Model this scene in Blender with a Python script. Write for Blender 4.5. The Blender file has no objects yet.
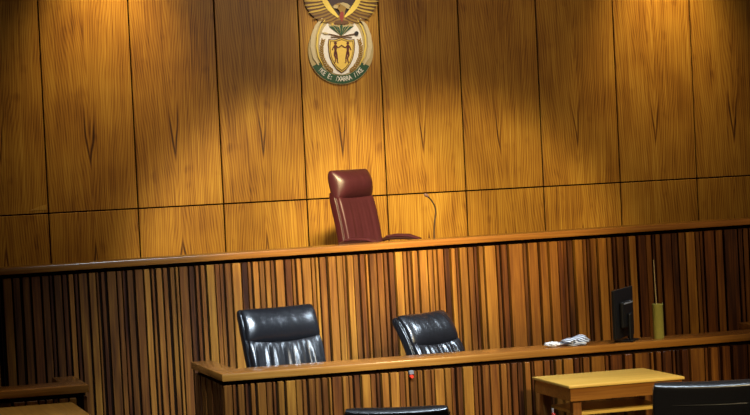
import bpy, bmesh, math, random
from mathutils import Vector, Matrix
random.seed(7)
R = math.radians
SC = bpy.context.scene
COL = SC.collection

# ------------------------------------------------------------------ scene settings
SC.view_settings.view_transform = 'Standard'
SC.view_settings.look = 'None'
SC.view_settings.gamma = 1
SC.view_settings.use_curve_mapping = False
SC.view_settings.exposure = 0.0

# ------------------------------------------------------------------ helpers
class MB:
    """collects shapes; build() links them as ONE mesh object"""
    def __init__(self):
        self.bm = bmesh.new()
        self.uv = self.bm.loops.layers.uv.new('grain')
        self.tone = self.bm.loops.layers.float_color.new('tone')
    def _mark(self, faces, tone=0.5, off=(0, 0), ax=(0, 2)):
        for f in faces:
            for l in f.loops:
                l[self.tone] = (tone, tone, tone, 1)
                l[self.uv].uv = (l.vert.co[ax[0]] - off[0], l.vert.co[ax[1]] - off[1])
    def box(self, x0, x1, y0, y1, z0, z1, bev=0.0, tone=0.5, off=(0, 0), seg=2, ax=(0, 2)):
        r = bmesh.ops.create_cube(self.bm, size=1)
        vs = r['verts']
        for v in vs:
            v.co = Vector(((x0 + x1) / 2 + v.co.x * (x1 - x0), (y0 + y1) / 2 + v.co.y * (y1 - y0), (z0 + z1) / 2 + v.co.z * (z1 - z0)))
        fs = set(f for v in vs for f in v.link_faces)
        if bev > 0:
            es = list(set(e for v in vs for e in v.link_edges))
            rb = bmesh.ops.bevel(self.bm, geom=es, offset=bev, segments=seg, affect='EDGES', profile=.5)
            fs = set(f for f in fs if f.is_valid) | set(rb['faces'])
            vv = set(v for f in fs for v in f.verts)
            fs = set(f for v in vv for f in v.link_faces)
        self._mark(fs, tone, off, ax)
        return fs
    def prism(self, pts, y0, y1, tone=0.5, off=(0, 0)):
        """polygon of (x,z) extruded along y"""
        a = [self.bm.verts.new((x, y0, z)) for x, z in pts]
        b = [self.bm.verts.new((x, y1, z)) for x, z in pts]
        fs = []
        n = len(pts)
        area = sum(pts[i][0] * pts[(i + 1) % n][1] - pts[(i + 1) % n][0] * pts[i][1] for i in range(n))
        if area < 0:
            a.reverse(); b.reverse()
        if y0 > y1:
            a, b = b, a
        fs.append(self.bm.faces.new(a))
        fs.append(self.bm.faces.new(list(reversed(b))))
        for i in range(n):
            j = (i + 1) % n
            fs.append(self.bm.faces.new((a[j], a[i], b[i], b[j])))
        self._mark(fs, tone, off)
    def prism_z(self, pts, z0, z1, tone=0.5, bev=0.0, ax=(0, 1)):
        """polygon of (x,y) extruded along z, counterclockwise"""
        a = [self.bm.verts.new((x, y, z0)) for x, y in pts]
        b = [self.bm.verts.new((x, y, z1)) for x, y in pts]
        fs = [self.bm.faces.new(list(reversed(a))), self.bm.faces.new(b)]
        n = len(pts)
        for i in range(n):
            j = (i + 1) % n
            fs.append(self.bm.faces.new((a[i], a[j], b[j], b[i])))
        if bev > 0:
            es = list(set(e for f in fs for e in f.edges))
            rb = bmesh.ops.bevel(self.bm, geom=es, offset=bev, segments=2, affect='EDGES', profile=.5)
            fs = [f for f in fs if f.is_valid] + rb['faces']
            vv = set(v for f in fs for v in f.verts)
            fs = set(f for v in vv for f in v.link_faces)
        self._mark(fs, tone, (0, 0), ax)
    def tube(self, pts, r, seg=12, cap=True, flat=1.0, tone=.5):
        pts = [Vector(p) for p in pts]
        rr = r if isinstance(r, (list, tuple)) else [r] * len(pts)
        rings = []
        up = None
        for i, p in enumerate(pts):
            t = (pts[min(i + 1, len(pts) - 1)] - pts[max(i - 1, 0)]).normalized()
            if up is None:
                up = Vector((0, 0, 1)) if abs(t.z) < .9 else Vector((0, 1, 0))
            s = t.cross(up).normalized(); up = s.cross(t).normalized()
            rings.append([self.bm.verts.new(p + (s * math.cos(2 * math.pi * k / seg) + up * flat * math.sin(2 * math.pi * k / seg)) * rr[i]) for k in range(seg)])
        fs = []
        for a, b in zip(rings, rings[1:]):
            for k in range(seg):
                fs.append(self.bm.faces.new((a[k], a[(k + 1) % seg], b[(k + 1) % seg], b[k])))
        if cap:
            fs.append(self.bm.faces.new(list(reversed(rings[0]))))
            fs.append(self.bm.faces.new(rings[-1]))
        self._mark(fs, tone)
    def lathe(self, c, prof, seg=24):
        """profile of (radius, z) turned about the vertical through c"""
        rings = []
        for r, z in prof:
            rings.append([self.bm.verts.new((c[0] + r * math.cos(2 * math.pi * k / seg), c[1] + r * math.sin(2 * math.pi * k / seg), c[2] + z)) for k in range(seg)])
        fs = []
        for a, b in zip(rings, rings[1:]):
            for k in range(seg):
                fs.append(self.bm.faces.new((a[k], a[(k + 1) % seg], b[(k + 1) % seg], b[k])))
        fs.append(self.bm.faces.new(list(reversed(rings[0]))))
        fs.append(self.bm.faces.new(rings[-1]))
        self._mark(fs)
    def grid(self, fn, nu, nv, close_u=False, flip=False):
        g = [[self.bm.verts.new(fn(i / nu, j / nv)) for i in range(nu + (0 if close_u else 1))] for j in range(nv + 1)]
        fs = []
        m = nu if close_u else nu
        for j in range(nv):
            for i in range(m):
                k = (i + 1) % len(g[0])
                q = (g[j][i], g[j][k], g[j + 1][k], g[j + 1][i])
                fs.append(self.bm.faces.new(tuple(reversed(q)) if flip else q))
        self._mark(fs)
        return g
    def build(self, name, mat, parent=None, smooth=False, angle=40, recalc=False, mods=None):
        if recalc:
            bmesh.ops.recalc_face_normals(self.bm, faces=self.bm.faces)
        me = bpy.data.meshes.new(name)
        self.bm.to_mesh(me); self.bm.free()
        o = bpy.data.objects.new(name, me)
        COL.objects.link(o)
        if mat: me.materials.append(mat)
        if parent: o.parent = parent
        if smooth:
            for p in me.polygons: p.use_smooth = True
            me.set_sharp_from_angle(angle=R(angle))
        return o

def empty(name, label, cat, loc=(0, 0, 0), rz=0, group=None):
    o = bpy.data.objects.new(name, None)
    COL.objects.link(o)
    o.location = loc; o.rotation_euler = (0, 0, rz)
    o['label'] = label; o['category'] = cat
    if group: o['group'] = group
    o.empty_display_size = .1
    return o
def tag(o, label, cat, group=None):
    o['label'] = label; o['category'] = cat
    if group: o['group'] = group
    return o
def copy_tree(o, parent=None):
    c = o.copy(); COL.objects.link(c)
    if parent: c.parent = parent
    for ch in list(o.children): copy_tree(ch, c)
    return c

# ------------------------------------------------------------------ materials
def mat_base(name):
    m = bpy.data.materials.new(name); m.use_nodes = True
    n = m.node_tree.nodes; l = m.node_tree.links
    return m, n, l, n['Principled BSDF']
def plain(name, col, rough=.5, metal=0.0, coat=0.0, spec=.5, var=.12, scale=30):
    m, n, l, b = mat_base(name)
    tc = n.new('ShaderNodeTexCoord'); nz = n.new('ShaderNodeTexNoise'); nz.inputs['Scale'].default_value = scale
    l.new(tc.outputs['Object'], nz.inputs['Vector'])
    mx = n.new('ShaderNodeMix'); mx.data_type = 'RGBA'
    mx.inputs[6].default_value = (*[c * (1 - var) for c in col], 1); mx.inputs[7].default_value = (*[min(1, c * (1 + var)) for c in col], 1)
    l.new(nz.outputs['Fac'], mx.inputs[0]); l.new(mx.outputs[2], b.inputs['Base Color'])
    b.inputs['Roughness'].default_value = rough; b.inputs['Metallic'].default_value = metal
    b.inputs['Coat Weight'].default_value = coat; b.inputs['Specular IOR Level'].default_value = spec
    return m
def math_node(n, l, op, a, b=None, c=None):
    m = n.new('ShaderNodeMath'); m.operation = op
    for i, v in enumerate((a, b, c)):
        if v is None: continue
        if isinstance(v, (int, float)): m.inputs[i].default_value = v
        else: l.new(v, m.inputs[i])
    return m.outputs[0]
def ramp(n, l, fac, stops):
    r = n.new('ShaderNodeValToRGB')
    e = r.color_ramp.elements
    while len(e) > 1: e.remove(e[-1])
    e[0].position = stops[0][0]; e[0].color = (*stops[0][1], 1)
    for p, c in stops[1:]:
        x = e.new(p); x.color = (*c, 1)
    l.new(fac, r.inputs[0])
    return r.outputs[0]

def wall_veneer():
    """oak veneer: every panel has its own flat-sawn figure in local (u, v); cathedral points face down in the tall panels and up in the low ones"""
    m, n, l, b = mat_base('oak_veneer')
    uv = n.new('ShaderNodeUVMap'); uv.uv_map = 'grain'
    sp = n.new('ShaderNodeSeparateXYZ'); l.new(uv.outputs[0], sp.inputs[0])
    u, v = sp.outputs[0], sp.outputs[1]
    geo = n.new('ShaderNodeNewGeometry')
    rnd = geo.outputs['Random Per Island']
    def noise(sx, sy, sc=1.0, det=2, w=None):
        cb = n.new('ShaderNodeCombineXYZ')
        l.new(math_node(n, l, 'MULTIPLY', u, sx), cb.inputs[0]); l.new(math_node(n, l, 'MULTIPLY', v, sy), cb.inputs[1])
        l.new(math_node(n, l, 'MULTIPLY', rnd, 37 if w is None else w), cb.inputs[2])
        t = n.new('ShaderNodeTexNoise'); t.inputs['Scale'].default_value = sc; t.inputs['Detail'].default_value = det
        l.new(cb.outputs[0], t.inputs['Vector'])
        return t.outputs['Fac']
    wob = noise(5, 1.1, 1.0, 2)
    wob2 = noise(14, 3, 1.0, 2)
    uu = math_node(n, l, 'ADD', u, math_node(n, l, 'MULTIPLY', math_node(n, l, 'SUBTRACT', wob, .5), .10))
    ua = math_node(n, l, 'SQRT', math_node(n, l, 'ADD', math_node(n, l, 'MULTIPLY', uu, uu), .00001))
    g = math_node(n, l, 'SUBTRACT', math_node(n, l, 'MULTIPLY', ua, 9.5), math_node(n, l, 'MULTIPLY', v, .80))
    g = math_node(n, l, 'ADD', g, math_node(n, l, 'MULTIPLY', wob2, .10))
    rings = math_node(n, l, 'SINE', math_node(n, l, 'MULTIPLY', g, 30))
    rings = math_node(n, l, 'MULTIPLY_ADD', rings, .5, .5)
    rings = math_node(n, l, 'POWER', rings, 1.6)
    fine = noise(170, 2.2, 1.0, 3)
    mid = noise(26, .9, 1.0, 3)
    bl = noise(2.6, 2.0, 1.0, 2)
    blot = noise(9, 5.5, 1.0, 1)
    # sharp dark point of the figure
    pt = math_node(n, l, 'SUBTRACT', math_node(n, l, 'MULTIPLY', ua, 9.0), v)     # 0 on the V
    lin = math_node(n, l, 'ABSOLUTE', math_node(n, l, 'ADD', pt, math_node(n, l, 'MULTIPLY', wob2, .06)))
    lin = math_node(n, l, 'SUBTRACT', 1.0, math_node(n, l, 'MINIMUM', math_node(n, l, 'MULTIPLY', lin, 9), 1.0))
    msk = math_node(n, l, 'SUBTRACT', 1.0, math_node(n, l, 'MINIMUM', math_node(n, l, 'ABSOLUTE', math_node(n, l, 'MULTIPLY', math_node(n, l, 'SUBTRACT', v, .20), 2.7)), 1.0))
    point = math_node(n, l, 'MULTIPLY', lin, msk)
    s = math_node(n, l, 'MULTIPLY_ADD', rings, -.20, .56)
    s = math_node(n, l, 'ADD', s, math_node(n, l, 'MULTIPLY', math_node(n, l, 'SUBTRACT', fine, .5), .85))
    s = math_node(n, l, 'ADD', s, math_node(n, l, 'MULTIPLY', math_node(n, l, 'SUBTRACT', mid, .5), .60))
    s = math_node(n, l, 'ADD', s, math_node(n, l, 'MULTIPLY', math_node(n, l, 'SUBTRACT', bl, .5), .55))
    s = math_node(n, l, 'ADD', s, math_node(n, l, 'MULTIPLY', math_node(n, l, 'MAXIMUM', math_node(n, l, 'SUBTRACT', blot, .66), 0.0), -1.0))
    s = math_node(n, l, 'ADD', s, math_node(n, l, 'MULTIPLY', math_node(n, l, 'SUBTRACT', rnd, .5), .08))
    s = math_node(n, l, 'SUBTRACT', s, math_node(n, l, 'MULTIPLY', point, .55))
    ta = n.new('ShaderNodeAttribute'); ta.attribute_name = 'tone'
    s = math_node(n, l, 'ADD', s, math_node(n, l, 'SUBTRACT', ta.outputs['Fac'], .5))
    col = ramp(n, l, s, WALL_STOPS)
    l.new(col, b.inputs['Base Color'])
    b.inputs['Roughness'].default_value = .42
    b.inputs['Specular IOR Level'].default_value = .35
    bp = n.new('ShaderNodeBump'); bp.inputs['Strength'].default_value = .08; bp.inputs['Distance'].default_value = .002
    l.new(fine, bp.inputs['Height']); l.new(bp.outputs[0], b.inputs['Normal'])
    return m
WALL_STOPS = [(.0, (.055, .018, .003)), (.25, (.23, .088, .010)), (.5, (.42, .195, .022)), (.75, (.55, .295, .038)), (1, (.66, .39, .08))]

def slat_wood(name, stops, rough=.38, axis='z', coat=.0):
    """timber whose colour per piece is set by 'tone' (each lath is a different piece of wood); grain runs along one axis"""
    m, n, l, b = mat_base(name)
    tc = n.new('ShaderNodeTexCoord'); geo = n.new('ShaderNodeNewGeometry')
    mp = n.new('ShaderNodeVectorMath'); mp.operation = 'MULTIPLY'
    mp.inputs[1].default_value = {'z': (70, 70, 2.2), 'x': (2.2, 70, 70), 'y': (70, 2.2, 70)}[axis]
    l.new(tc.outputs['Object'], mp.inputs[0])
    ad = n.new('ShaderNodeVectorMath'); ad.operation = 'ADD'
    cb = n.new('ShaderNodeCombineXYZ')
    for i, k in enumerate((51, 77, 33)): l.new(math_node(n, l, 'MULTIPLY', geo.outputs['Random Per Island'], k), cb.inputs[i])
    l.new(mp.outputs[0], ad.inputs[0]); l.new(cb.outputs[0], ad.inputs[1])
    nz = n.new('ShaderNodeTexNoise'); nz.inputs['Scale'].default_value = 1; nz.inputs['Detail'].default_value = 4; nz.inputs['Roughness'].default_value = .6
    l.new(ad.outputs[0], nz.inputs['Vector'])
    m2 = n.new('ShaderNodeVectorMath'); m2.operation = 'MULTIPLY'; m2.inputs[1].default_value = (.18, .18, .8) if axis == 'z' else (.4, .18, .18)
    l.new(ad.outputs[0], m2.inputs[0])
    n2 = n.new('ShaderNodeTexNoise'); n2.inputs['Scale'].default_value = 1; n2.inputs['Detail'].default_value = 2
    l.new(m2.outputs[0], n2.inputs['Vector'])
    ta = n.new('ShaderNodeAttribute'); ta.attribute_name = 'tone'
    s = math_node(n, l, 'ADD', ta.outputs['Fac'], math_node(n, l, 'MULTIPLY', math_node(n, l, 'SUBTRACT', nz.outputs['Fac'], .5), .62))
    s = math_node(n, l, 'ADD', s, math_node(n, l, 'MULTIPLY', math_node(n, l, 'SUBTRACT', n2.outputs['Fac'], .5), .34))
    col = ramp(n, l, s, stops)
    hs = n.new('ShaderNodeHueSaturation')
    l.new(math_node(n, l, 'MULTIPLY_ADD', geo.outputs['Random Per Island'], .009, .494), hs.inputs['Hue'])
    l.new(col, hs.inputs['Color'])
    l.new(hs.outputs[0], b.inputs['Base Color'])
    b.inputs['Roughness'].default_value = rough
    b.inputs['Coat Weight'].default_value = coat; b.inputs['Coat Roughness'].default_value = .2
    b.inputs['Specular IOR Level'].default_value = .3
    bp = n.new('ShaderNodeBump'); bp.inputs['Strength'].default_value = .1; bp.inputs['Distance'].default_value = .002
    l.new(nz.outputs['Fac'], bp.inputs['Height']); l.new(bp.outputs[0], b.inputs['Normal'])
    return m
SLAT_STOPS = [(.05, (.008, .003, .001)), (.25, (.036, .010, .003)), (.45, (.125, .041, .007)), (.63, (.245, .096, .013)), (.80, (.38, .170, .023)), (1, (.52, .27, .05))]
RAIL_STOPS = [(.0, (.06, .020, .004)), (.35, (.175, .060, .010)), (.6, (.31, .125, .020)), (1, (.52, .27, .06))]
TABLE_STOPS = [(.0, (.30, .14, .02)), (.4, (.62, .38, .07)), (.7, (.78, .52, .12)), (1, (.86, .66, .24))]

def leather(name, col, col2, rough=.32, coat=.3):
    m, n, l, b = mat_base(name)
    tc = n.new('ShaderNodeTexCoord')
    nz = n.new('ShaderNodeTexNoise'); nz.inputs['Scale'].default_value = 6; nz.inputs['Detail'].default_value = 4
    l.new(tc.outputs['Object'], nz.inputs['Vector'])
    mp = n.new('ShaderNodeVectorMath'); mp.operation = 'MULTIPLY'; mp.inputs[1].default_value = (60, 60, 7)
    l.new(tc.outputs['Object'], mp.inputs[0])
    wr = n.new('ShaderNodeTexNoise'); wr.inputs['Scale'].default_value = .35; wr.inputs['Detail'].default_value = 3
    l.new(mp.outputs[0], wr.inputs['Vector'])
    vo = n.new('ShaderNodeTexVoronoi'); vo.inputs['Scale'].default_value = 350
    l.new(tc.outputs['Object'], vo.inputs['Vector'])
    mx = n.new('ShaderNodeMix'); mx.data_type = 'RGBA'; mx.inputs[6].default_value = (*col, 1); mx.inputs[7].default_value = (*col2, 1)
    l.new(nz.outputs['Fac'], mx.inputs[0]); l.new(mx.outputs[2], b.inputs['Base Color'])
    h = math_node(n, l, 'MULTIPLY_ADD', vo.outputs['Distance'], .15, math_node(n, l, 'MULTIPLY', wr.outputs['Fac'], 1.0))
    bp = n.new('ShaderNodeBump'); bp.inputs['Strength'].default_value = .35; bp.inputs['Distance'].default_value = .006
    l.new(h, bp.inputs['Height']); l.new(bp.outputs[0], b.inputs['Normal'])
    b.inputs['Roughness'].default_value = rough
    b.inputs['Coat Weight'].default_value = coat; b.inputs['Coat Roughness'].default_value = .25
    return m

M = {}
M['veneer'] = wall_veneer()
M['slat'] = slat_wood('lath_timber', SLAT_STOPS)
M['rail_x'] = slat_wood('rail_timber', RAIL_STOPS, .24, 'x', .4)
M['rail_y'] = slat_wood('return_rail_timber', RAIL_STOPS, .3, 'y', .3)
M['table_top'] = slat_wood('table_timber', TABLE_STOPS, .4, 'x', .1)
M['desk_top'] = slat_wood('desk_timber', [(.0, (.15, .06, .012)), (.4, (.34, .17, .035)), (.7, (.55, .31, .07)), (1, (.7, .42, .12))], .35, 'y', .1)
M['table_leg'] = slat_wood('table_leg_timber', RAIL_STOPS, .45, 'z')
M['gap'] = plain('dark_backing', (.009, .004, .002), .9, spec=.05)
M['floor'] = plain('brown_carpet', (.05, .03, .02), .95, var=.3, scale=200)
M['black_leather'] = leather('black_leather', (.005, .005, .006), (.010, .010, .012), .27, .25)
M['maroon_leather'] = leather('maroon_leather', (.062, .014, .022), (.095, .022, .032), .42, .25)
M['maroon_dark'] = leather('maroon_piping', (.05, .008, .012), (.07, .012, .016), .4, .2)
M['plastic'] = plain('black_plastic', (.005, .005, .006), .4, spec=.25)
M['grey_plastic'] = plain('grey_plastic', (.16, .16, .17), .4)
M['chrome'] = plain('brushed_metal', (.5, .5, .52), .25, 1.0)
M['arm_mar'] = plain('dark_brown_arm_plastic', (.06, .022, .02), .3, coat=.4)
M['mic'] = plain('dark_bronze_metal', (.09, .06, .045), .35, .7)
M['foam'] = plain('pinkish_grey_foam', (.16, .09, .08), .8)
M['olive'] = plain('olive_green_plastic', (.25, .24, .055), .45, var=.2)
M['stick'] = plain('pale_cane', (.42, .30, .12), .5)
M['white'] = plain('white_paper', (.75, .77, .82), .7, var=.05)
M['red'] = plain('red_lens', (.75, .04, .02), .25)
M['bottle_white'] = plain('white_cap', (.8, .8, .8), .4)
M['screen'] = plain('screen_glass', (.01, .01, .012), .15)
def paper_print():
    m, n, l, b = mat_base('printed_paper')
    tc = n.new('ShaderNodeTexCoord'); w = n.new('ShaderNodeTexWave'); w.wave_type = 'BANDS'; w.bands_direction = 'DIAGONAL'
    w.inputs['Scale'].default_value = 14; w.inputs['Distortion'].default_value = 2; w.inputs['Detail'].default_value = 1
    l.new(tc.outputs['Object'], w.inputs['Vector'])
    c = ramp(n, l, w.outputs['Fac'], [(.25, (.05, .07, .12)), (.5, (.38, .43, .55)), (.75, (.75, .80, .92))])
    l.new(c, b.inputs['Base Color']); b.inputs['Roughness'].default_value = .6
    return m
M['print'] = paper_print()
# paints of the crest
for k, c in dict(tan=(.50, .39, .18), cream=(.66, .55, .32), gold=(.68, .46, .07), pale_gold=(.85, .62, .10), brown=(.13, .055, .015), dark=(.035, .014, .018),
                 olive_gold=(.30, .17, .025), green=(.012, .075, .032), white=(.84, .80, .72), red=(.30, .03, .02), maroon=(.10, .015, .01), black=(.008, .008, .012), shield=(.82, .56, .10)).items():
    M['e_' + k] = plain('crest_' + k, c, .42, var=.1, scale=60)

# ------------------------------------------------------------------ camera (about 100 mm lens)
cam = bpy.data.cameras.new('camera'); co = bpy.data.objects.new('camera', cam); COL.objects.link(co)
r_ = Vector((0.95755345, -0.28424091, -0.04794257)); u_ = Vector((0.05325442, 0.01098473, 0.99852056)); f_ = Vector((0.28329376, 0.95868996, -0.02565556))
mw = Matrix(((r_.x, u_.x, -f_.x, 0), (r_.y, u_.y, -f_.y, -17.9168), (r_.z, u_.z, -f_.z, 2.35), (0, 0, 0, 1)))
co.matrix_world = mw
cam.sensor_width = 36; cam.lens = 2101.8 / 750 * 36
cam.clip_start = .1; cam.clip_end = 100
SC.camera = co

# ------------------------------------------------------------------ setting
JX = [-1.345, -.595, .155, .905, 1.655, 2.400, 3.169, 3.920, 4.670, 5.408, 6.151, 6.897, 7.652, 8.423, 9.173, 9.923]
ZC = 1.975
mb = MB()
for i in range(len(JX) - 1):
    a, c = JX[i] + .006, JX[i + 1] - .006
    xc = (a + c) / 2
    dv = {5: 2.36, 6: 2.38, 7: 2.36, 8: 2.33, 9: 2.32, 10: 2.29, 11: 2.31, 12: 2.29, 13: 2.30}.get(i, 2.4)
    mb.box(a, c, -.018, 0, ZC + .006, 4.6, .003, .5, (xc + random.uniform(-.03, .03), dv))
    f = mb.box(a, c, -.018, 0, .85, ZC - .006, .003, .5, (xc, 1.72))
    for q in f:
        for lp in q.loops:
            uvl = lp[mb.uv].uv
            lp[mb.uv].uv = (uvl.x, -uvl.y - (.10 if i > 8 else 0))
wall = mb.build('wall_back', M['veneer']); wall['kind'] = 'structure'
mb = MB(); mb.box(-1.35, 9.93, 0.001, .12, 0, 4.6)
o = mb.build('wall_core', M['gap'], wall)
mb = MB()     # lighter sliver on the veneer beside the second joint
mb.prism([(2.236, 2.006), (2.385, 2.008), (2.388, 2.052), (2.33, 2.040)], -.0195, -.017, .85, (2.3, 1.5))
mb.build('pale_sliver', M['veneer'], wall)
mb = MB()
mb.box(-1.35, 9.93, -20, .12, -.1, 0)
mb.box(-1.35, 9.93, -2.62, 0, 0, .92)           # raised dais of the judge
fl = mb.build('floor', M['floor']); fl['kind'] = 'structure'

# ------------------------------------------------------------------ slatted joinery
def tone_of(t): return {True: 0}.get(None, .23 + (t - .6) / 3.6 * .47)
def lath_list(x0, x1):
    o = []; x = x0
    while x < x1:
        w = random.choice([.03, .045, .06, .075]); g = random.choice([.004, .005, .014])
        if x + w > x1: break
        o.append((x, x + w, random.choice([1, 1.5, 2, 2.3, 2.6, 3.2]))); x += w + g
    return o
def slatted(parent, laths, yf, z0, z1, name='slatted_front'):
    b = MB()
    for a, c, t in laths:
        pr = random.uniform(0, .016) + (0.005 if t > 3 else 0)
        a2, c2 = a + .0024, c - .0024
        b.box(a2, c2, yf - pr, yf + .035, z0, z1, .0022, tone_of(t), seg=1)
    return b.build(name, M['slat'], parent)
def slatted_side(parent, x, y0, y1, z0, z1, sgn, name='slatted_side'):
    """laths on a return, on the face at x looking towards sgn"""
    b = MB(); y = y0
    while y < y1 - .03:
        w = random.choice([.045, .06, .07]); w = min(w, y1 - y)
        pr = random.uniform(0, .012)
        xa, xb = (x - pr, x + .03) if sgn < 0 else (x - .03, x + pr)
        b.box(xa, xb, y + .001, y + w - .001, z0, z1, .002, tone_of(random.choice([1, 1.5, 2, 2.4])), seg=1)
        y += w + random.choice([.006, .016, .02])
    return b.build(name, M['slat'], parent)

# measured laths: (left x, right x, colour of that piece of timber)
UP= [(1.667, 1.674, 1), (1.695, 1.759, 3), (1.766, 1.816, 1.5), (1.834, 1.888, 1.7), (1.899, 1.963, 2), (1.974, 2.024, 1.7), (2.028, 2.05, 1), (2.061, 2.115, 1.7), (2.122, 2.154, 1.5), (2.165, 2.202, 3.5), (2.209, 2.231, 1.2), (2.241, 2.303, 2.3), (2.314, 2.365, 3), (2.369, 2.387, 2), (2.402, 2.431, 1.3), (2.446, 2.512, 2), (2.519, 2.556, 2.2), (2.559, 2.581, 1.2), (2.592, 2.637, 1.8), (2.651, 2.71, 2.3), (2.718, 2.762, 3.8), (2.773, 2.795, 2.2), (2.807, 2.851, 3.4), (2.859, 2.892, 3.2), (2.911, 2.944, 2.7), (2.952, 2.974, 3.2), (2.981, 3.045, 2.6), (3.052, 3.09, 1.3), (3.101, 3.127, 2), (3.139, 3.172, 3.2), (3.184, 3.244, 3.8), (3.248, 3.282, 2.6), (3.285, 3.312, 2.4), (3.323, 3.369, 2.5), (3.376, 3.444, 4), (3.448, 3.494, 1), (3.498, 3.524, 2), (3.536, 3.581, 3.8), (3.585, 3.623, 2.4), (3.631, 3.669, 3.2), (3.673, 3.7, 2.4), (3.711, 3.773, 3.4), (3.781, 3.831, 1.4), (3.834, 3.857, 2.2), (3.869, 3.904, 3), (3.915, 3.981, 3.3), (3.985, 4.012, 2.8), (4.016, 4.039, 4), (4.051, 4.101, 2.4), (4.113, 4.175, 3.3), (4.179, 4.226, 3.2), (4.23, 4.253, 2.2), (4.261, 4.308, 4), (4.312, 4.351, 2.2), (4.363, 4.402, 2.2), (4.406, 4.426, 3.3), (4.438, 4.493, 2.1), (4.501, 4.548, 2.3), (4.552, 4.58, 2), (4.591, 4.631, 1.5), (4.643, 4.702, 4), (4.706, 4.734, 3.2), (4.742, 4.766, 2), (4.774, 4.818, 3.3), (4.834, 4.898, 3.4), (4.902, 4.942, 3), (4.946, 4.974, 3), (4.982, 5.03, 3.3), (5.034, 5.078, 0.6), (5.086, 5.123, 4), (5.127, 5.147, 2), (5.159, 5.22, 3.3), (5.224, 5.268, 2.2), (5.272, 5.297, 1.4), (5.309, 5.345, 3.2), (5.361, 5.451, 4), (5.459, 5.484, 2.2), (5.5, 5.545, 2.2), (5.557, 5.672, 3.3), (5.676, 5.705, 1.3), (5.717, 5.796, 3.3), (5.812, 5.874, 3.2), (5.887, 5.957, 3.6), (5.961, 6.007, 1.7), (6.011, 6.036, 2), (6.04, 6.086, 1), (6.099, 6.165, 3.4), (6.17, 6.199, 2.4), (6.203, 6.224, 1), (6.237, 6.287, 2.4), (6.3, 6.371, 3.9), (6.375, 6.413, 2.6), (6.422, 6.447, 1), (6.46, 6.515, 2), (6.519, 6.544, 1.2), (6.557, 6.616, 4.2), (6.633, 6.701, 1.6), (6.706, 6.753, 2.6), (6.757, 6.778, 1.2), (6.787, 6.829, 2), (6.838, 6.919, 2.2), (6.924, 6.975, 1.5), (6.984, 7.04, 2.4), (7.044, 7.122, 3.9), (7.126, 7.161, 2.4), (7.169, 7.195, 1.3), (7.208, 7.295, 2.2), (7.304, 7.365, 2.5), (7.382, 7.496, 1.2), (7.505, 7.54, 1), (7.548, 7.592, 2)]
LO= [(2.909, 2.966, 3), (2.97, 2.993, 2.4), (3.003, 3.047, 2.6), (3.054, 3.078, 1.3), (3.092, 3.122, 3.2), (3.136, 3.194, 3.2), (3.197, 3.238, 2.2), (3.242, 3.262, 2), (3.276, 3.317, 3.3), (3.331, 3.396, 3.4), (3.399, 3.441, 3), (3.444, 3.472, 2.2), (3.485, 3.53, 2.3), (3.534, 3.572, 2.2), (3.582, 3.62, 2.2), (3.624, 3.641, 3.4), (3.652, 3.718, 2), (3.721, 3.763, 3.2), (3.767, 3.791, 2.4), (3.805, 3.844, 1.3), (3.854, 3.914, 4), (3.917, 3.953, 1.5), (3.96, 3.984, 1.2), (3.995, 4.044, 3.4), (4.055, 4.118, 4), (4.122, 4.161, 2.4), (4.164, 4.186, 3), (4.196, 4.246, 2), (4.25, 4.285, 2.3), (4.296, 4.343, 2.2), (4.346, 4.368, 2.2), (4.371, 4.439, 4), (4.443, 4.486, 3.2), (4.489, 4.515, 2.2), (4.529, 4.569, 1), (4.576, 4.648, 4), (4.652, 4.681, 2.1), (4.684, 4.706, 2.4), (4.717, 4.768, 2.5), (4.775, 4.841, 3), (4.848, 4.892, 3), (4.895, 4.917, 2.2), (4.928, 4.968, 2.2), (4.972, 5.009, 1.2), (5.023, 5.064, 3.3), (5.075, 5.09, 1), (5.097, 5.163, 3), (5.167, 5.211, 2.4), (5.215, 5.237, 1), (5.252, 5.3, 3), (5.311, 5.382, 3.8), (5.389, 5.43, 1.2), (5.438, 5.453, 2), (5.456, 5.505, 2.3), (5.52, 5.621, 3), (5.625, 5.651, 2.1), (5.663, 5.753, 1.7), (5.768, 5.829, 2.4), (5.848, 5.962, 2.4), (5.965, 5.988, 3), (6.004, 6.045, 2.2), (6.057, 6.126, 1.4), (6.133, 6.156, 1), (6.164, 6.187, 0.7), (6.203, 6.256, 1.6), (6.268, 6.376, 3), (6.38, 6.403, 2), (6.422, 6.481, 3.2), (6.485, 6.504, 1), (6.52, 6.582, 2.5), (6.601, 6.715, 1.2)]

# judge's bench
jb = empty('judge_bench', 'long high judge\'s bench faced with vertical laths, spanning the whole picture below the panelled wall', 'bench', (4.6, -2.7, 0))
def local(parent, o):
    o.location = -parent.location
    return o
jl = lath_list(-1.2, 1.66) + UP + lath_list(7.60, 9.8)
local(jb, slatted(jb, jl, -2.70, 0, 1.577))
b = MB(); b.box(-1.25, 9.85, -2.668, -2.63, 0, 1.605); local(jb, b.build('backing_board', M['gap'], jb))
b = MB(); b.box(-1.3, 9.88, -2.725, -2.44, 1.606, 1.654, .006, .56); local(jb, b.build('top_rail', M['rail_x'], jb, True))
b = MB(); b.box(-1.2, 9.8, -2.439, -2.06, 1.50, 1.535, .004, .4); local(jb, b.build('writing_top', M['rail_x'], jb))

jb.rotation_euler.y = -.0058; jb.location.z = .018      # the long rail runs up very slightly to the right

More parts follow.
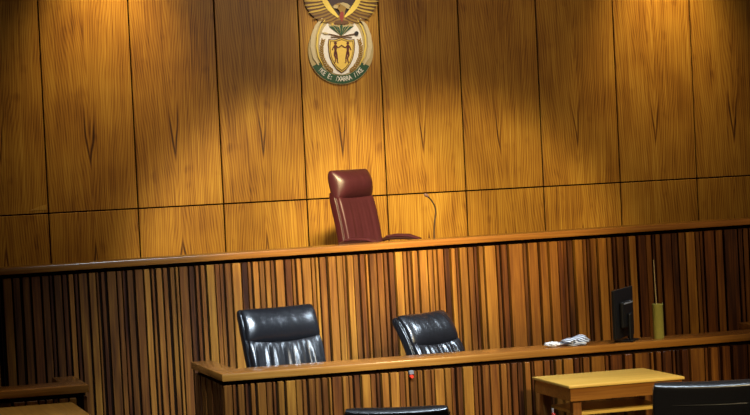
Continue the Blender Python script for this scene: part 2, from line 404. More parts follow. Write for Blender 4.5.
# clerks' bench in the middle
def bench(name, label, x0, x1, ret, ret_y, laths, yf=-4.35, capd=.30, right=False, top=.944):
    g = empty(name, label, 'bench', ((x0 + x1) / 2, yf, 0))
    local(g, slatted(g, laths, yf, 0, top - .078))
    bk = MB(); bk.box(x0 + .03, x1 - .03, yf + .034, yf + .07, 0, top - .05)
    local(g, bk.build('backing_board', M['gap'], g))
    c = MB()
    w = .15
    if ret == 'L':
        pts = [(x0, yf - .012), (x1, yf - .012), (x1, yf + capd), (x0 + w, yf + capd), (x0 + w, ret_y), (x0, ret_y)]
    elif ret == 'R':
        pts = [(x0, yf - .012), (x1, yf - .012), (x1, ret_y), (x1 - w, ret_y), (x1 - w, yf + capd), (x0, yf + capd)]
    else:
        pts = [(x0, yf - .012), (x1, yf - .012), (x1, yf + capd), (x0, yf + capd)]
    c.prism_z(pts, top - .05, top, .58, .005)
    local(g, c.build('top_rail', M['rail_x'], g, True))
    if ret == 'L':
        local(g, slatted_side(g, x0 + .018, yf + .04, ret_y - .01, 0, top - .078, -1))
        bk = MB(); bk.box(x0 + .049, x0 + .08, yf + .071, ret_y - .01, 0, top - .05); local(g, bk.build('return_board', M['gap'], g))
    if ret == 'R':
        local(g, slatted_side(g, x1 - .018, yf + .04, ret_y - .01, 0, top - .078, 1))
        bk = MB(); bk.box(x1 - .08, x1 - .049, yf + .071, ret_y - .01, 0, top - .05); local(g, bk.build('return_board', M['gap'], g))
    return g
cb = bench('slatted_bench', 'long lower bench faced with vertical laths, papers and monitor on its polished rail', 2.90, 7.55, 'L', -3.33, LO + lath_list(6.72, 7.5))
# small call lamp fixed under the rail
b = MB(); b.box(4.19, 4.222, -4.372, -4.345, .845, .872, .004); lamp = local(cb, b.build('call_lamp', M['grey_plastic'], cb)); lamp['label'] = 'grey clip under the rail with a round red lens'
b = MB(); b.tube([(4.203, -4.362, .832), (4.203, -4.385, .832)], [.013, .011], 14); le = b.build('lens', M['red'], lamp, True)
lb = bench('slatted_bench', 'dark slatted bench corner at far left behind the small yellow desk', 0.2, 2.02, 'R', -3.70, lath_list(.22, 2.01))
rb = bench('slatted_bench', 'rail end of another bench at the right edge, behind the long lower bench', 7.27, 8.6, 'N', 0, lath_list(7.30, 8.55), yf=-3.40, top=.905)

# ------------------------------------------------------------------ tables
def table(name, label, x0, x1, y0, y1, top, shelf=None, topmat='table_top'):
    t = empty(name, label, 'table', ((x0 + x1) / 2, (y0 + y1) / 2, 0))
    b = MB(); b.box(x0, x1, y0, y1, top - .018, top, .003, .62); local(t, b.build('tabletop', M[topmat], t, True))
    b = MB()
    i = .012
    b.box(x0 + i, x1 - i, y0 + i, y0 + i + .022, top - .105, top - .0185, .002, .48)
    b.box(x0 + i, x1 - i, y1 - i - .022, y1 - i, top - .105, top - .0185, .002, .48)
    b.box(x0 + i, x0 + i + .022, y0 + i + .0225, y1 - i - .0225, top - .105, top - .0185, .002, .55)
    b.box(x1 - i - .022, x1 - i, y0 + i + .0225, y1 - i - .0225, top - .105, top - .0185, .002, .55)
    local(t, b.build('apron', M['rail_x'], t))
    for sx in (x0 + .035, x1 - .095):
        for sy in (y0 + .035, y1 - .095):
            b = MB(); b.box(sx, sx + .06, sy, sy + .06, 0, top - .03, .003, .42); local(t, b.build('leg', M['table_leg'], t))
    if shelf:
        b = MB(); b.box(x0 + .096, x1 - .096, y0 + .10, y1 - .06, shelf - .02, shelf, .003, .6); local(t, b.build('shelf', M['table_top'], t))
    return t
table('side_table', 'small yellow wooden table with lower shelf, in front of the lower slatted bench', 4.985, 5.80, -5.27, -4.60, .79, .60)
table('side_table', 'pale wooden desk top at the bottom left corner, before the dark bench corner', .75, 1.89, -5.25, -4.47, .853, None, 'desk_top')
bt = empty('red_canister', 'red canister with pale cap on the floor, barely showing behind the yellow table\'s left leg', 'canister', (5.15, -4.50, 0))
b = MB(); b.lathe((0, 0, 0), [(.036, 0), (.042, .01), (.042, .46), (.038, .495), (.024, .52), (.016, .525)], 22); b.build('canister_body', M['red'], bt, True)
b = MB(); b.lathe((0, 0, .525), [(.017, 0), (.017, .030), (.012, .036)], 16); b.build('cap', M['bottle_white'], bt, True)

# ------------------------------------------------------------------ chairs
def superell(a, p):   # 1 at the middle, 0 on the rim
    return max(0.0, 1 - abs(a) ** p) ** (1 / p)
def make_chair(name, label, mats, H, W, tilt, head_h, roll, seat_z=.49, arm_z=.68, gathers=True, group=None, fold=.010, seam_sag=.02, hb=.022):
    lea, shell, arm, metal = mats
    root = empty(name, label, 'chair', group=group)
    zb = seat_z - .03
    L = (H - zb)
    def path(s):                 # s metres up the backrest -> (y, z, angle)
        y = .21; z = zb; st = .01; k = 0
        while k < s - 1e-9:
            d = min(st, s - k)
            a = R(tilt) * min(1.0, .35 + 1.1 * (k / L)) + R(roll) * max(0, (k - (L - .15)) / .15)
            y += math.sin(a) * d; z += math.cos(a) * d; k += d
        a = R(tilt) * min(1.0, .35 + 1.1 * (s / L)) + R(roll) * max(0, (s - (L - .15)) / .15)
        return y, z, a
    tab = [path(i * L * 1.15 / 120) for i in range(121)]
    def P(s):
        q = max(0, min(119.999, s / (L * 1.15) * 120)); i = int(q); f = q - i
        return [tab[i][k] * (1 - f) + tab[i + 1][k] * f for k in range(3)]
    ztop = P(L)[1]
    sc = L / max(1e-6, (ztop - zb)); sc = min(sc, 1.15)
    LL = L * sc
    def pad(u, s, off):
        y, z, a = P(s)
        return (y - math.cos(a) * off, z + math.sin(a) * off)
    def pillow(b, s0, s1, w0, w1, tf, tb, back_off, pleat=0, lowcurve=0.0, topcurve=0.0, p=4, nu=56, nv=40, wing=.02, seed=1, bulge=0.0):
        rnd = random.Random(seed)
        ph = [rnd.uniform(0, 6.28) for _ in range(6)]
        def f(side):
            def fn(a, c):
                u = a * 2 - 1; v = c * 2 - 1
                u = math.sin(u * math.pi / 2); v = math.sin(v * math.pi / 2)
                cc = (v + 1) / 2
                e = superell(u, p) * superell(v, p)
                w = (w0 + (w1 - w0) * cc) / 2
                # rounded corners in plan of the pad
                x = u * w * (1 - .05 * abs(v) ** 8)
                s = s0 + (s1 - s0) * cc
                s += lowcurve * (1 - u * u) * (1 - cc) * -1 + topcurve * (1 - u * u) * cc
                off = back_off
                if side > 0:
                    off += tf * e ** .8
                    off += bulge * math.sin(math.pi * cc) * (1 - u ** 4)
                    if pleat:
                        k = 1 - cc
                        fade = (.25 + .75 * cc ** .7) * min(1, e * 1.6)
                        q = u + .07 * math.sin(3 * cc + ph[0]) + .22 * cc * (u + .4)
                        wv = math.sin(q * 12.5 + ph[1] + 1.1 * math.sin(4 * q + ph[2])) + .5 * math.sin(q * 27 + ph[3] + cc * 1.5)
                        off += pleat * fade * wv * (1 - .3 * k) * (1 - cc ** 10) * (0.35 + .65 * min(1, (1 - cc) * 4))
                else:
                    off -= tb * e ** .8
                off += wing * (u * u)
                y, z = pad(u, s, off)
                return Vector((x, y, z))
            return fn
        b.grid(f(1), nu, nv)
        b.grid(f(-1), nu, nv, flip=True)
        bmesh.ops.remove_doubles(b.bm, verts=b.bm.verts, dist=.0004)
    sh = LL - head_h
    b = MB(); pillow(b, 0.02, sh + .02, W * .96, W * 1.0, .055, .02, .03, pleat=fold, nu=110, p=5, seed=3, topcurve=-seam_sag)
    br = b.build('backrest', lea, root, True, 80)
    b = MB(); pillow(b, sh - .005, LL - .018, W * 1.0, W * (.985 if hb < .04 else 1.04), .062 + (.02 if hb > .04 else 0), .045 if hb < .04 else .075, .028, pleat=.0012, nu=80, p=3.2 if hb < .04 else 2.5, seed=5, lowcurve=seam_sag, bulge=hb)
    hr = b.build('headrest', lea, root, True, 80)
    b = MB(); pillow(b, -.02, (LL - .003) if hb < .04 else sh + .07, W * 1.0, W * 1.02, .045, .038, -.01, p=6, wing=.02)
    bs = b.build('back_shell', shell, root, True, 80)
    # piping along the two front edges of the back
    for sg in (-1, 1):
        pts = []
        for i in range(25):
            s = .03 + ((LL - .08) if hb < .04 else (sh - .02)) * i / 24
            y, z = pad(sg, s, .052); pts.append((sg * W * (.482 + .012 * i / 24), y, z))
        b = MB(); b.tube(pts, .006, 8); b.build('piping', M['pipe_' + name] if 'pipe_' + name in M else lea, br, True, 80)
    # seam across the back of the shell
    pts = []
    for i in range(21):
        u = -1 + 2 * i / 20
        y, z = pad(u, LL - .12 if hb < .04 else sh - .12, -.048 + .02 * u * u + .035 * (abs(u) ** 9)); pts.append((u * W * .47, y, z))
    b = MB(); b.tube(pts, .004, 6); b.build('seam', shell, bs, True, 80)
    # seat
    def seat_fn(side):
        def fn(a, c):
            u = math.sin((a * 2 - 1) * math.pi / 2); v = math.sin((c * 2 - 1) * math.pi / 2)
            e = superell(u, 4) * superell(v, 4)
            y = v * .27 - .04
            z = seat_z - .06 + (.07 * e ** .7 if side > 0 else -.05 * e ** .7) - .03 * max(0, -v - .6)
            if side > 0: z -= .012 * math.exp(-((u * u + v * v) * 3))
            return Vector((u * (W / 2 + .0), y, z))
        return fn
    b = MB(); b.grid(seat_fn(1), 32, 32); b.grid(seat_fn(-1), 32, 32, flip=True); bmesh.ops.remove_doubles(b.bm, verts=b.bm.verts, dist=.0004)
    b.build('seat', lea, root, True, 80)
    # arms: loop frame with pad
    for sg in (-1, 1):
        xa = sg * (W / 2 + .045)
        ring = [(sg * (W / 2 + .01), .16, seat_z - .09), (xa, .17, seat_z - .02), (xa, .20, seat_z + .10), (xa, .215, arm_z - .04), (xa, .17, arm_z - .005), (xa, .06, arm_z + .004), (xa, -.08, arm_z), (xa, -.20, arm_z - .03), (xa, -.235, arm_z - .09), (xa, -.20, seat_z + .02), (xa, -.14, seat_z - .05), (sg * (W / 2 + .0), -.10, seat_z - .09)]
        b = MB()
        # smooth through control points
        sm = []
        for i in range(len(ring) - 1):
            p0 = Vector(ring[max(i - 1, 0)]); p1 = Vector(ring[i]); p2 = Vector(ring[i + 1]); p3 = Vector(ring[min(i + 2, len(ring) - 1)])
            for k in range(5):
                t = k / 5
                sm.append(.5 * ((2 * p1) + (-p0 + p2) * t + (2 * p0 - 5 * p1 + 4 * p2 - p3) * t * t + (-p0 + 3 * p1 - 3 * p2 + p3) * t ** 3))
        sm.append(Vector(ring[-1]))
        b.tube(sm, .017, 10)
        ao = b.build('armrest', arm, root, True, 80)
        b = MB(); b.tube([(xa, .15, arm_z + .012), (xa, .05, arm_z + .022), (xa, -.08, arm_z + .018), (xa, -.19, arm_z - .010)], [.022, .028, .028, .02], 12, flat=.6)
        b.build('arm_pad', lea, ao, True, 80)
    b = MB(); b.box(-.12, .12, -.14, .12, seat_z - .15, seat_z - .10, .01); b.build('tilt_mechanism', M['plastic'], root)
    b = MB(); b.tube([(0, 0, .09), (0, 0, seat_z - .15)], .028, 16); b.tube([(0, 0, .07), (0, 0, .24)], .038, 16); b.build('gas_lift', metal, root, True)
    for k in range(5):
        a = R(72 * k + 18); d = Vector((math.cos(a), math.sin(a), 0))
        b = MB(); b.tube([d * .03 + Vector((0, 0, .13)), d * .17 + Vector((0, 0, .10)), d * .30 + Vector((0, 0, .078))], [.032, .024, .017], 10); lg = b.build('leg', shell if name == 'judge_chair' else M['plastic'], root, True)
        t = Vector((-d.y, d.x, 0)); c = d * .30 + Vector((0, 0, .032))
        b = MB()
        for s2 in (-1, 1): b.tube([c + t * .006 * s2, c + t * .026 * s2], .030, 14)
        b.tube([c, c + Vector((0, 0, .045))], .008, 8)
        b.build('caster', M['plastic'], lg, True)
    root['_top'] = LL
    del root['_top']
    return root
BL = (M['black_leather'], M['black_leather'], M['plastic'], M['chrome'])
M['pipe_judge_chair'] = M['maroon_dark']
M['pipe_office_chair'] = M['black_leather']
def office(label, H, W, tilt, head, roll, x, y, z, rz, seat=.47, arm=.66):
    c = make_chair('office_chair', label, BL, H, W, tilt, head, roll, seat, arm)
    c.location = (x, y, z); c.rotation_euler.z = R(rz); return c
office('black leather chair with gathered pleats behind the bench, left of the two facing us', 1.29, .585, 17, .25, 14, 3.59, -3.88, 0, 14)
office('black leather swivel chair turned sideways behind the bench, right of the two facing us', 1.165, .52, 24, .25, 16, 4.815, -3.87, 0, 32, .42, .60)
office('black chair at the bottom edge, middle, only its curved top showing from behind', .945, .58, 12, .22, 10, 3.44, -6.62, 0, 157, .42, .60)
office('black chair back seen from behind at the bottom right corner, before the yellow table', .945, .64, 12, .22, 10, 5.315, -6.62, 0, 158, .42, .60)

jc = make_chair('judge_chair', 'high-backed maroon leather chair with rolled headrest behind the judge\'s bench', (M['maroon_leather'], M['maroon_dark'], M['arm_mar'], M['arm_mar']), 1.325, .465, 13, .27, -12, .47, .725, fold=.002, seam_sag=.0, hb=.055)
jc.location = (4.875, -1.55, .92); jc.rotation_euler.z = R(36)

# ------------------------------------------------------------------ small things on the benches
mic = empty('gooseneck_microphone', 'thin curved gooseneck microphone above the upper rail, right of the maroon chair', 'microphone', (5.085, -2.30, 1.558))
mic.scale = (1, 1, .92)
def crv(pts, n=8):
    pts = [Vector(p) for p in pts]; o = []
    for i in range(len(pts) - 1):
        p0, p1, p2, p3 = pts[max(i - 1, 0)], pts[i], pts[i + 1], pts[min(i + 2, len(pts) - 1)]
        for k in range(n):
            t = k / n
            o.append(.5 * ((2 * p1) + (-p0 + p2) * t + (2 * p0 - 5 * p1 + 4 * p2 - p3) * t * t + (-p0 + 3 * p1 - 3 * p2 + p3) * t ** 3))
    o.append(pts[-1]); return o
b = MB(); b.lathe((0, 0, 0), [(.055, 0), (.055, .012), (.045, .022), (.014, .028), (.012, .05)]); b.build('base', M['plastic'], mic, True)
b = MB(); b.tube(crv([(0, 0, .04), (0, 0, .15), (.008, 0, .25), (.022, 0, .33), (.016, 0, .39), (-.012, -.002, .445), (-.038, -.004, .475)]), .0062, 10); b.build('gooseneck', M['mic'], mic, True)
b = MB(); b.tube([(-.036, -.004, .472), (-.044, -.005, .481), (-.060, -.006, .494), (-.066, -.006, .498)], [.007, .013, .013, .008], 14); b.build('microphone_head', M['foam'], mic, True)

mon = empty('computer_monitor', 'black computer monitor seen from behind, nearly edge-on, on the slatted bench rail', 'monitor', (5.83, -4.22, .944))
mon.rotation_euler.z = R(51)
b = MB(); b.box(-.235, .235, -.012, .012, .03, .375, .006, seg=3); b.build('display_housing', M['plastic'], mon)
b = MB(); b.box(-.222, .222, .0115, .0135, .05, .362); b.build('screen', M['screen'], mon)
b = MB(); b.box(-.13, .13, -.042, -.011, .10, .285, .012, seg=3); b.build('rear_cover', M['plastic'], mon)
b = MB(); b.box(-.11, .11, -.045, -.0425, .266, .278, .001); b.build('rear_edge_strip', M['grey_plastic'], mon)  # paler grey strip along the top edge of the rear cover
b = MB(); b.box(-.035, .035, -.062, -.043, .012, .20, .008); b.build('stand_neck', M['plastic'], mon)
b = MB(); b.box(-.08, .08, -.085, .05, 0, .014, .006); b.build('stand_base', M['plastic'], mon)

tb = empty('cylinder_holder', 'olive-green cylinder holding a thin pale stick, on the bench rail right of the monitor', 'holder', (6.105, -4.20, .944))
b = MB(); b.lathe((0, 0, 0), [(.036, 0), (.038, .004), (.038, .232), (.0395, .234), (.0395, .245), (.035, .245), (.034, .235), (.034, .05)], 28); b.build('holder_body', M['olive'], tb, True)
b = MB(); b.tube([(.008, .006, .055), (-.006, .004, .25), (-.012, 0, .42), (-.014, 0, .56)], [.003, .003, .0025, .002], 8); b.build('stick', M['stick'], tb, True)

# fanned printed papers and a crumpled tissue on the rail
pp = empty('paper_bundle', 'blue-grey and white printed papers fanned in a loose heap on the slatted bench rail', 'papers', (5.415, -4.22, .944))
for k in range(6):
    rnd = random.Random(k + 3)
    a = R(-28 + 11 * k); ox = .035 + rnd.uniform(-.02, .02)
    def fn(u, v, a=a, k=k, ox=ox, rnd=rnd):
        x = (u - .5) * .19; y = (v - .5) * .10
        z = .006 + k * .005 + .013 * (1 - (2 * v - 1) ** 2) * (.4 + .12 * k) + .004 * math.sin(9 * u + k) + .008 * u * k * .5
        return Vector((ox + x * math.cos(a) - y * math.sin(a), x * math.sin(a) + y * math.cos(a), z))
    b = MB(); b.grid(fn, 14, 10)
    s = b.build('sheet', M['print'] if k != 1 else M['white'], pp, True, 80)
    md = s.modifiers.new('thickness', 'SOLIDIFY'); md.thickness = .0012
ct = empty('crumpled_tissue', 'small crumpled white tissue at the left end of the fanned papers', 'tissue', (5.285, -4.24, .944))
b = MB(); bmesh.ops.create_icosphere(b.bm, subdivisions=4, radius=1)
from mathutils import noise
for v in b.bm.verts:
    nn = v.co.normalized(); q = noise.noise(nn * 2.3) * .5 + noise.noise(nn * 5) * .3
    v.co = Vector((nn.x * .048 * (1 + q), nn.y * .035 * (1 + q), .016 + nn.z * .016 * (1 + q)))
mz = min(v.co.z for v in b.bm.verts)
for v in b.bm.verts: v.co.z -= mz
b.build('tissue_body', M['white'], ct, True, 80)

# ------------------------------------------------------------------ coat of arms on the wall
crest = empty('coat_of_arms', 'painted coat of arms with winged bird, shield and green motto band, high on the wall', 'plaque', (5.05, -.018, 3.27))
def E(zx, zy):
    px = 289.6 + (zx - 236) * .975 / 4.61 + 236 / 4.61; py = zy / 4.61
    return (5.0425 + .009161 * (px - 341) - .000443 * (py - 50), 3.2766 - .000293 * (px - 341) - .008809 * (py - 50))
def lay(name, polys, d0, d1, mat, parent=None, split=0):
    def one(ps):
        b = MB()
        for p in ps: b.prism([E(*q) for q in p], -.0185 - d1, -.0185 - d0)
        o = b.build(name, M['e_' + mat], parent or crest)
        if (parent or crest) is crest: o.location = -crest.location
        return o
    if split: return [one(polys[i * len(polys) // split:(i + 1) * len(polys) // split]) for i in range(split)][0]
    return one(polys)
def ell(cx, cy, rx, ry, a0=0, a1=360, n=64):
    return [(cx + rx * math.cos(R(a0 + (a1 - a0) * i / n)), cy + ry * math.sin(R(a0 + (a1 - a0) * i / n))) for i in range(n + (0 if a1 - a0 == 360 else 1))]
def band(cx, cy, rx, ry, rx2, ry2, a0, a1, n=40, cx2=None, cy2=None):
    cx2 = cx if cx2 is None else cx2; cy2 = cy if cy2 is None else cy2
    return ell(cx, cy, rx, ry, a0, a1, n) + list(reversed(ell(cx2, cy2, rx2, ry2, a0, a1, n)))
def mir(p, c=236.5): return [(2 * c - x, y) for x, y in p]
def both(ps): return ps + [mir(p) for p in ps]
def strip(pts, w):
    o1, o2 = [], []
    for i, (x, y) in enumerate(pts):
        a = pts[max(i - 1, 0)]; c = pts[min(i + 1, len(pts) - 1)]
        d = math.hypot(c[0] - a[0], c[1] - a[1]) or 1
        ww = (w[i] if isinstance(w, (list, tuple)) else w) / 2
        nx, ny = -(c[1] - a[1]) / d * ww, (c[0] - a[0]) / d * ww
        o1.append((x + nx, y + ny)); o2.append((x - nx, y - ny))
    return o1 + list(reversed(o2))
base = lay('base_plate', [ell(236, 233, 154, 156)], 0, .014, 'tan')
base_edge = lay('rim', [band(236, 233, 154, 156, 150, 152, 0, 359.9, 80)], .014, .018, 'tan')
lay('motto_band', [band(236, 233, 150, 152, 112, 112, 28, 152, 48, 236, 236)], .0141, .019, 'green')
lay('motto_edge', [band(236, 233, 151, 153, 147, 149, 28, 152, 48)], .0191, .022, 'green')
lay('oval_field', [ell(236, 212, 103, 132)], .0141, .0205, 'white')
lay('tusk', both([strip([(148, 85), (120, 120), (104, 165), (100, 215), (110, 265), (130, 300)], [6, 15, 19, 19, 15, 5])]), .0206, .026, 'cream', split=2)
lay('tusk_line', both([strip([(160, 92), (138, 125), (124, 165), (121, 215), (130, 262), (150, 300)], [3, 6, 7, 7, 6, 3])]), .0207, .028, 'pale_gold', split=2)
# wheat ears
wh = []
ear = [(150, 190), (144, 215), (144, 240), (149, 265), (160, 290), (176, 312), (196, 328)]
for i in range(16):
    t = i / 15 * (len(ear) - 1.001); k = int(t); f = t - k
    x = ear[k][0] * (1 - f) + ear[k + 1][0] * f; y = ear[k][1] * (1 - f) + ear[k + 1][1] * f
    dx = ear[k + 1][0] - ear[k][0]; dy = ear[k + 1][1] - ear[k][1]; an = math.degrees(math.atan2(-dy, -dx))
    for sg in (-1, 1):
        a = R(an + sg * 38)
        c = (x + 7 * math.cos(a), y + 7 * math.sin(a))
        wh.append([(c[0] + 8.5 * math.cos(a) * math.cos(q) - 3.4 * math.sin(a) * math.sin(q), c[1] + 8.5 * math.sin(a) * math.cos(q) + 3.4 * math.cos(a) * math.sin(q)) for q in [j * math.pi / 4 for j in range(8)]])
lay('wheat_ear', both(wh), .0207, .0255, 'olive_gold', split=2)
# shield
def shp(k):
    pts = [(176, 180), (190, 183), (206, 182), (222, 177), (237, 172), (252, 177), (268, 182), (284, 183), (298, 180), (301, 205), (299, 235), (293, 265), (280, 295), (260, 322), (238, 338), (214, 322), (194, 295), (181, 265), (175, 235), (173, 205)]
    return [(237 + (x - 237) * k, 250 + (y - 250) * k) for x, y in pts]
sh = lay('shield', [shp(1)], .0208, .029, 'brown')
lay('shield_inner_line', [shp(.93)], .0291, .0305, 'pale_gold', sh)
lay('shield_border', [shp(.885)], .0306, .032, 'brown', sh)
lay('shield_field', [shp(.83)], .0321, .0335, 'shield', sh)
fig = [ell(207, 200, 6.5, 7.5, n=16),
       [(202, 208), (212, 208), (214, 222), (212, 240), (203, 240), (201, 224)],
       strip([(203, 211), (196, 222), (192, 232)], 5), strip([(211, 212), (219, 221), (228, 216), (237, 209)], 5),
       strip([(205, 238), (203, 255), (209, 270), (206, 285), (202, 292)], [9, 8, 6, 5, 4]), strip([(210, 238), (213, 254), (216, 270), (216, 285), (221, 292)], [9, 8, 6, 5, 4])]
lay('figure', both(fig), .0336, .038, 'maroon', sh, split=2)
# spear and knobkerrie
sp = lay('spear', [strip([(176, 157), (230, 168), (286, 174)], 4.5)], .026, .030, 'brown')
lay('spear_blade', [[(143, 151), (160, 149), (180, 157), (161, 160)]], .026, .031, 'tan', sp)
kn = lay('knobkerrie', [strip([(186, 172), (240, 168), (300, 156)], 4.5)], .0302, .034, 'brown')
lay('knob', [ell(307, 154, 9.5, 9.5, n=20)], .026, .038, 'black', kn)
# protea
pr = lay('protea', [[(236, 168), (176, 118), (206, 100), (266, 100), (296, 118)]], .0206, .0255, 'tan')
lay('protea_leaves', [[(236, 166), (198, 118), (213, 124)], [(236, 166), (214, 120), (226, 128)], [(236, 168), (230, 122), (237, 106), (243, 122)], [(236, 166), (245, 128), (258, 120)], [(236, 166), (259, 124), (274, 118)], [(228, 160), (178, 122), (196, 122)], [(244, 160), (276, 122), (294, 122)]], .0256, .030, 'green', pr)
lay('protea_bract', [[(186, 113), (194, 120), (202, 113), (194, 106)], [(216, 111), (224, 118), (231, 111), (224, 104)], [(262, 110), (268, 117), (276, 110), (268, 103)]], .0256, .030, 'gold', pr, split=3)
lay('red_bract', [[(202, 110), (208, 116), (214, 110), (208, 104)], [(243, 108), (252, 116), (261, 108), (252, 101)]], .0256, .0305, 'red', pr, split=2)
# bird
lay('wing_backing', [[(60, -60), (64, 0), (74, 36), (98, 72), (140, 104), (190, 112), (232, 112), (241, 112), (283, 112), (333, 104), (375, 72), (399, 36), (409, 0), (413, -60), (370, -120), (300, -150), (236, -158), (172, -150), (102, -120)]], .0, .013, 'dark')
wings = [lay('wing', [[(58, -58), (62, 0), (72, 34), (96, 70), (140, 101), (190, 109), (230, 109), (226, 84), (200, 62), (178, 40), (160, 14), (146, -14), (138, -60), (150, -120), (100, -112)]], .0131, .024, 'brown')]
wings.append(lay('wing', [mir([(58, -58), (62, 0), (72, 34), (96, 70), (140, 101), (190, 109), (230, 109), (226, 84), (200, 62), (178, 40), (160, 14), (146, -14), (138, -60), (150, -120), (100, -112)])], .0131, .024, 'brown'))
roots = [(225, 88), (215, 78), (204, 68), (193, 58), (183, 46), (174, 36), (166, 24), (158, 12), (152, 0), (147, -14), (143, -30), (140, -48), (140, -66), (142, -84)]
tips = [(176, 110), (148, 106), (124, 99), (100, 88), (96, 70), (80, 60), (74, 42), (64, 26), (60, 6), (56, -14), (54, -36), (54, -60), (64, -90), (88, -116)]
for wi, wg in enumerate(wings):
    fa, fb = [], []
    for i, (a, c) in enumerate(zip(roots, tips)):
        m1 = ((a[0] * .6 + c[0] * .4), (a[1] * .6 + c[1] * .4) + 3)
        p = strip([a, m1, ((a[0] + c[0] * 4) / 5, (a[1] + c[1] * 4) / 5 + 1), c], [5, 8, 8, 2])
        if wi: p = mir(p)
        (fb if i < 5 else fa).append(p)
    o = lay('flight_feathers', fb, .0241, .028, 'olive_gold', wg); o2 = lay('gold_feathers', fa, .0241, .028, 'gold', wg)
    gp = [(138, -60), (141, -16), (150, 8), (164, 34), (182, 56), (204, 74), (222, 86), (228, 78), (214, 66), (200, 48), (184, 34), (170, 14), (160, -10), (154, -60)]
    gs = strip([(147, -62), (150, -16), (160, 8), (176, 34), (194, 54), (222, 80)], [18, 20, 24, 24, 20, 8])
    lay('wing_edge', [mir(gs) if wi else gs], .0281, .032, 'pale_gold', wg)
bd = lay('bird', [[(226, 112), (216, 98), (224, 78), (230, 62), (226, 50), (216, 40), (203, 38), (196, 31), (206, 22), (226, 14), (246, 14), (262, 20), (274, 30), (264, 34), (256, 42), (252, 56), (250, 78), (256, 98), (246, 112)]], .0131, .034, 'olive_gold')
lay('breast', [[(226, 80), (231, 58), (240, 52), (246, 60), (246, 82), (238, 104)]], .0341, .037, 'red', bd)
lay('beak', [[(216, 40), (203, 40), (194, 34), (206, 24), (220, 26)]], .0341, .038, 'tan', bd)
lay('head_crest', [[(226, 16), (244, 12), (264, 18), (280, 30), (270, 33), (280, 42), (262, 40), (250, 30)]], .0341, .037, 'tan', bd)
lay('eye', [ell(226, 28, 3.2, 3.2, n=12)], .0342, .039, 'black', bd)
lay('breast_band', [[(206, 98), (236, 92), (266, 98), (272, 110), (236, 114), (200, 110)]], .0341, .036, 'brown', bd)
sn = lay('rising_sun', [ell(236, -100, 46, 46, 180, 360, 24)], .0131, .022, 'gold')
lay('sun_rays', [[(236 + 50 * math.cos(R(a - 4)), -104 + 50 * math.sin(R(a - 4))), (236 + 70 * math.cos(R(a)), -104 + 70 * math.sin(R(a))), (236 + 50 * math.cos(R(a + 4)), -104 + 50 * math.sin(R(a + 4)))] for a in range(190, 360, 16)], .0131, .018, 'pale_gold', sn)
# motto lettering, one letter after another round the band
txt = '!KE E: /XARRA //KE'
letters = []
dg = bpy.context.evaluated_depsgraph_get()
def add_text(txt, a0, a1, rx, ry, cx, cy, size, d):
    n = len(txt)
    for i, ch in enumerate(txt):
        if ch == ' ': continue
        a = R(a0 + (a1 - a0) * i / (n - 1))
        c = bpy.data.curves.new('letter', 'FONT'); c.body = ch; c.size = size; c.align_x = 'CENTER'; c.extrude = .0015; c.offset = .0005
        o = bpy.data.objects.new('letter', c); COL.objects.link(o)
        bpy.context.view_layer.update()
        me = bpy.data.meshes.new_from_object(o.evaluated_get(bpy.context.evaluated_depsgraph_get()))
        x, z = E(cx + rx * math.cos(a), cy + ry * math.sin(a))
        th = -(math.atan2(math.sin(a), math.cos(a)) - math.pi / 2)      # letter upright at the bottom, turned along the band
        mt = Matrix.Translation((x, -.0185 - d, z)) @ Matrix.Rotation(-th, 4, 'Y') @ Matrix.Rotation(math.pi / 2, 4, 'X') @ Matrix.Scale(.74, 4, (1, 0, 0))
        me.transform(mt)
        b = MB(); b.bm.from_mesh(me)
        bpy.data.objects.remove(o); bpy.data.curves.remove(c); bpy.data.meshes.remove(me)
        k = b.build('motto_letter', M['e_white'], crest); k.location = -crest.location
add_text(txt, 139, 42, 139, 139, 236, 236, .062, .0205)

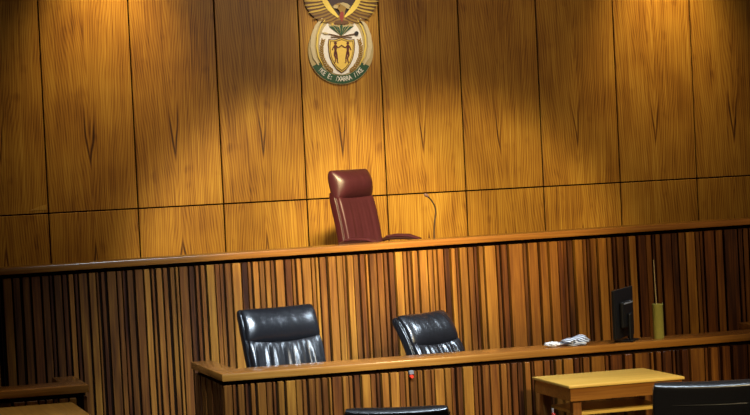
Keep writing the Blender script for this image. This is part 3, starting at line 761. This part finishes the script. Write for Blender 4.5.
# ------------------------------------------------------------------ light
WORLD = .06
WARMC = (1, .80, .40)
AMBER = (1, .73, .36)
COOL = (.72, .86, 1.0)
LIGHTS = [
    # stage spots on the front ceiling aimed at the judge's seat: their upper edges cut across the wall below the crest
    ('s', (3.0, -8.5, 5.2), (4.70, 0, 1.15), 3300, 22.0, .42, WARMC),
    ('s', (3.5, -8.5, 5.2), (6.0, 0, 1.1), 3000, 22.0, .42, WARMC),
    # downlights close to the wall
    ('s', (3.1, -.7, 4.75), (3.0, -.0, 3.2), 215, 64, 1, AMBER),
    ('s', (8.15, -.7, 4.65), (8.15, -.0, 3.2), 200, 64, 1, AMBER),
    # added soft fill on the upper wall, and an added spot brightening the crest
    ('s', (5.6, -7.5, 5.2), (5.7, 0, 3.0), 560, 54, 1, (1, .74, .46)),
    ('s', (5.05, -2.0, 4.9), (5.05, 0, 3.36), 230, 21, .45, (1, .90, .72)),
    # added front spot brightening the clerks' bench, added spots over table and desk
    ('s', (5.1, -12.5, 4.6), (5.1, -4.4, .7), 2300, 22, .6, (1, .78, .42)),
    ('s', (5.4, -5.6, 5.0), (5.4, -5.0, .8), 190, 26, .8, (1, .85, .55)),
    ('s', (1.4, -5.4, 4.8), (1.5, -4.9, .85), 130, 24, .8, (1, .82, .5)),
    # added warm fill on the right end of the benches
    ('s', (7.6, -9.0, 5.2), (7.4, -2.7, 1.0), 700, 26, 1, (1, .76, .42)),
    # cool ceiling panel over the clerks; then areas added for leather sheen and rims
    ('a', (4.2, -4.6, 5.2), (4.2, -4.6, 0), 8, 3.2, 1.2, COOL, 110),
    ('a', (3.0, -8.3, 5.0), (3.8, -3.6, 1.1), 42, 1.6, .5, COOL, 30),
    ('a', (7.6, -4.9, 4.2), (4.8, -3.6, 1.1), 14, .9, .6, COOL, 40),
    ('a', (4.3, -6.9, 4.8), (4.3, -6.7, 1.0), 44, 2.8, .5, COOL, 60),
]
w = bpy.data.worlds.new('world'); SC.world = w; w.use_nodes = True
w.node_tree.nodes['Background'].inputs[0].default_value = (1, .78, .52, 1)
w.node_tree.nodes['Background'].inputs[1].default_value = WORLD
def spot(loc, at, power, angle, blend, col, size=.22):
    d = bpy.data.lights.new('spot', 'SPOT'); d.energy = power; d.spot_size = R(angle); d.spot_blend = blend; d.color = col; d.shadow_soft_size = size
    o = bpy.data.objects.new('spot', d); COL.objects.link(o); o.location = loc
    o.rotation_euler = (Vector(at) - Vector(loc)).to_track_quat('-Z', 'Y').to_euler()
def area(loc, at, power, sx, sy, col, spread=180):
    d = bpy.data.lights.new('area', 'AREA'); d.energy = power; d.shape = 'RECTANGLE'; d.size = sx; d.size_y = sy; d.color = col; d.spread = R(spread)
    o = bpy.data.objects.new('area', d); COL.objects.link(o); o.location = loc
    o.rotation_euler = (Vector(at) - Vector(loc)).to_track_quat('-Z', 'Y').to_euler()
for a in LIGHTS: (spot if a[0] == 's' else area)(*a[1:])
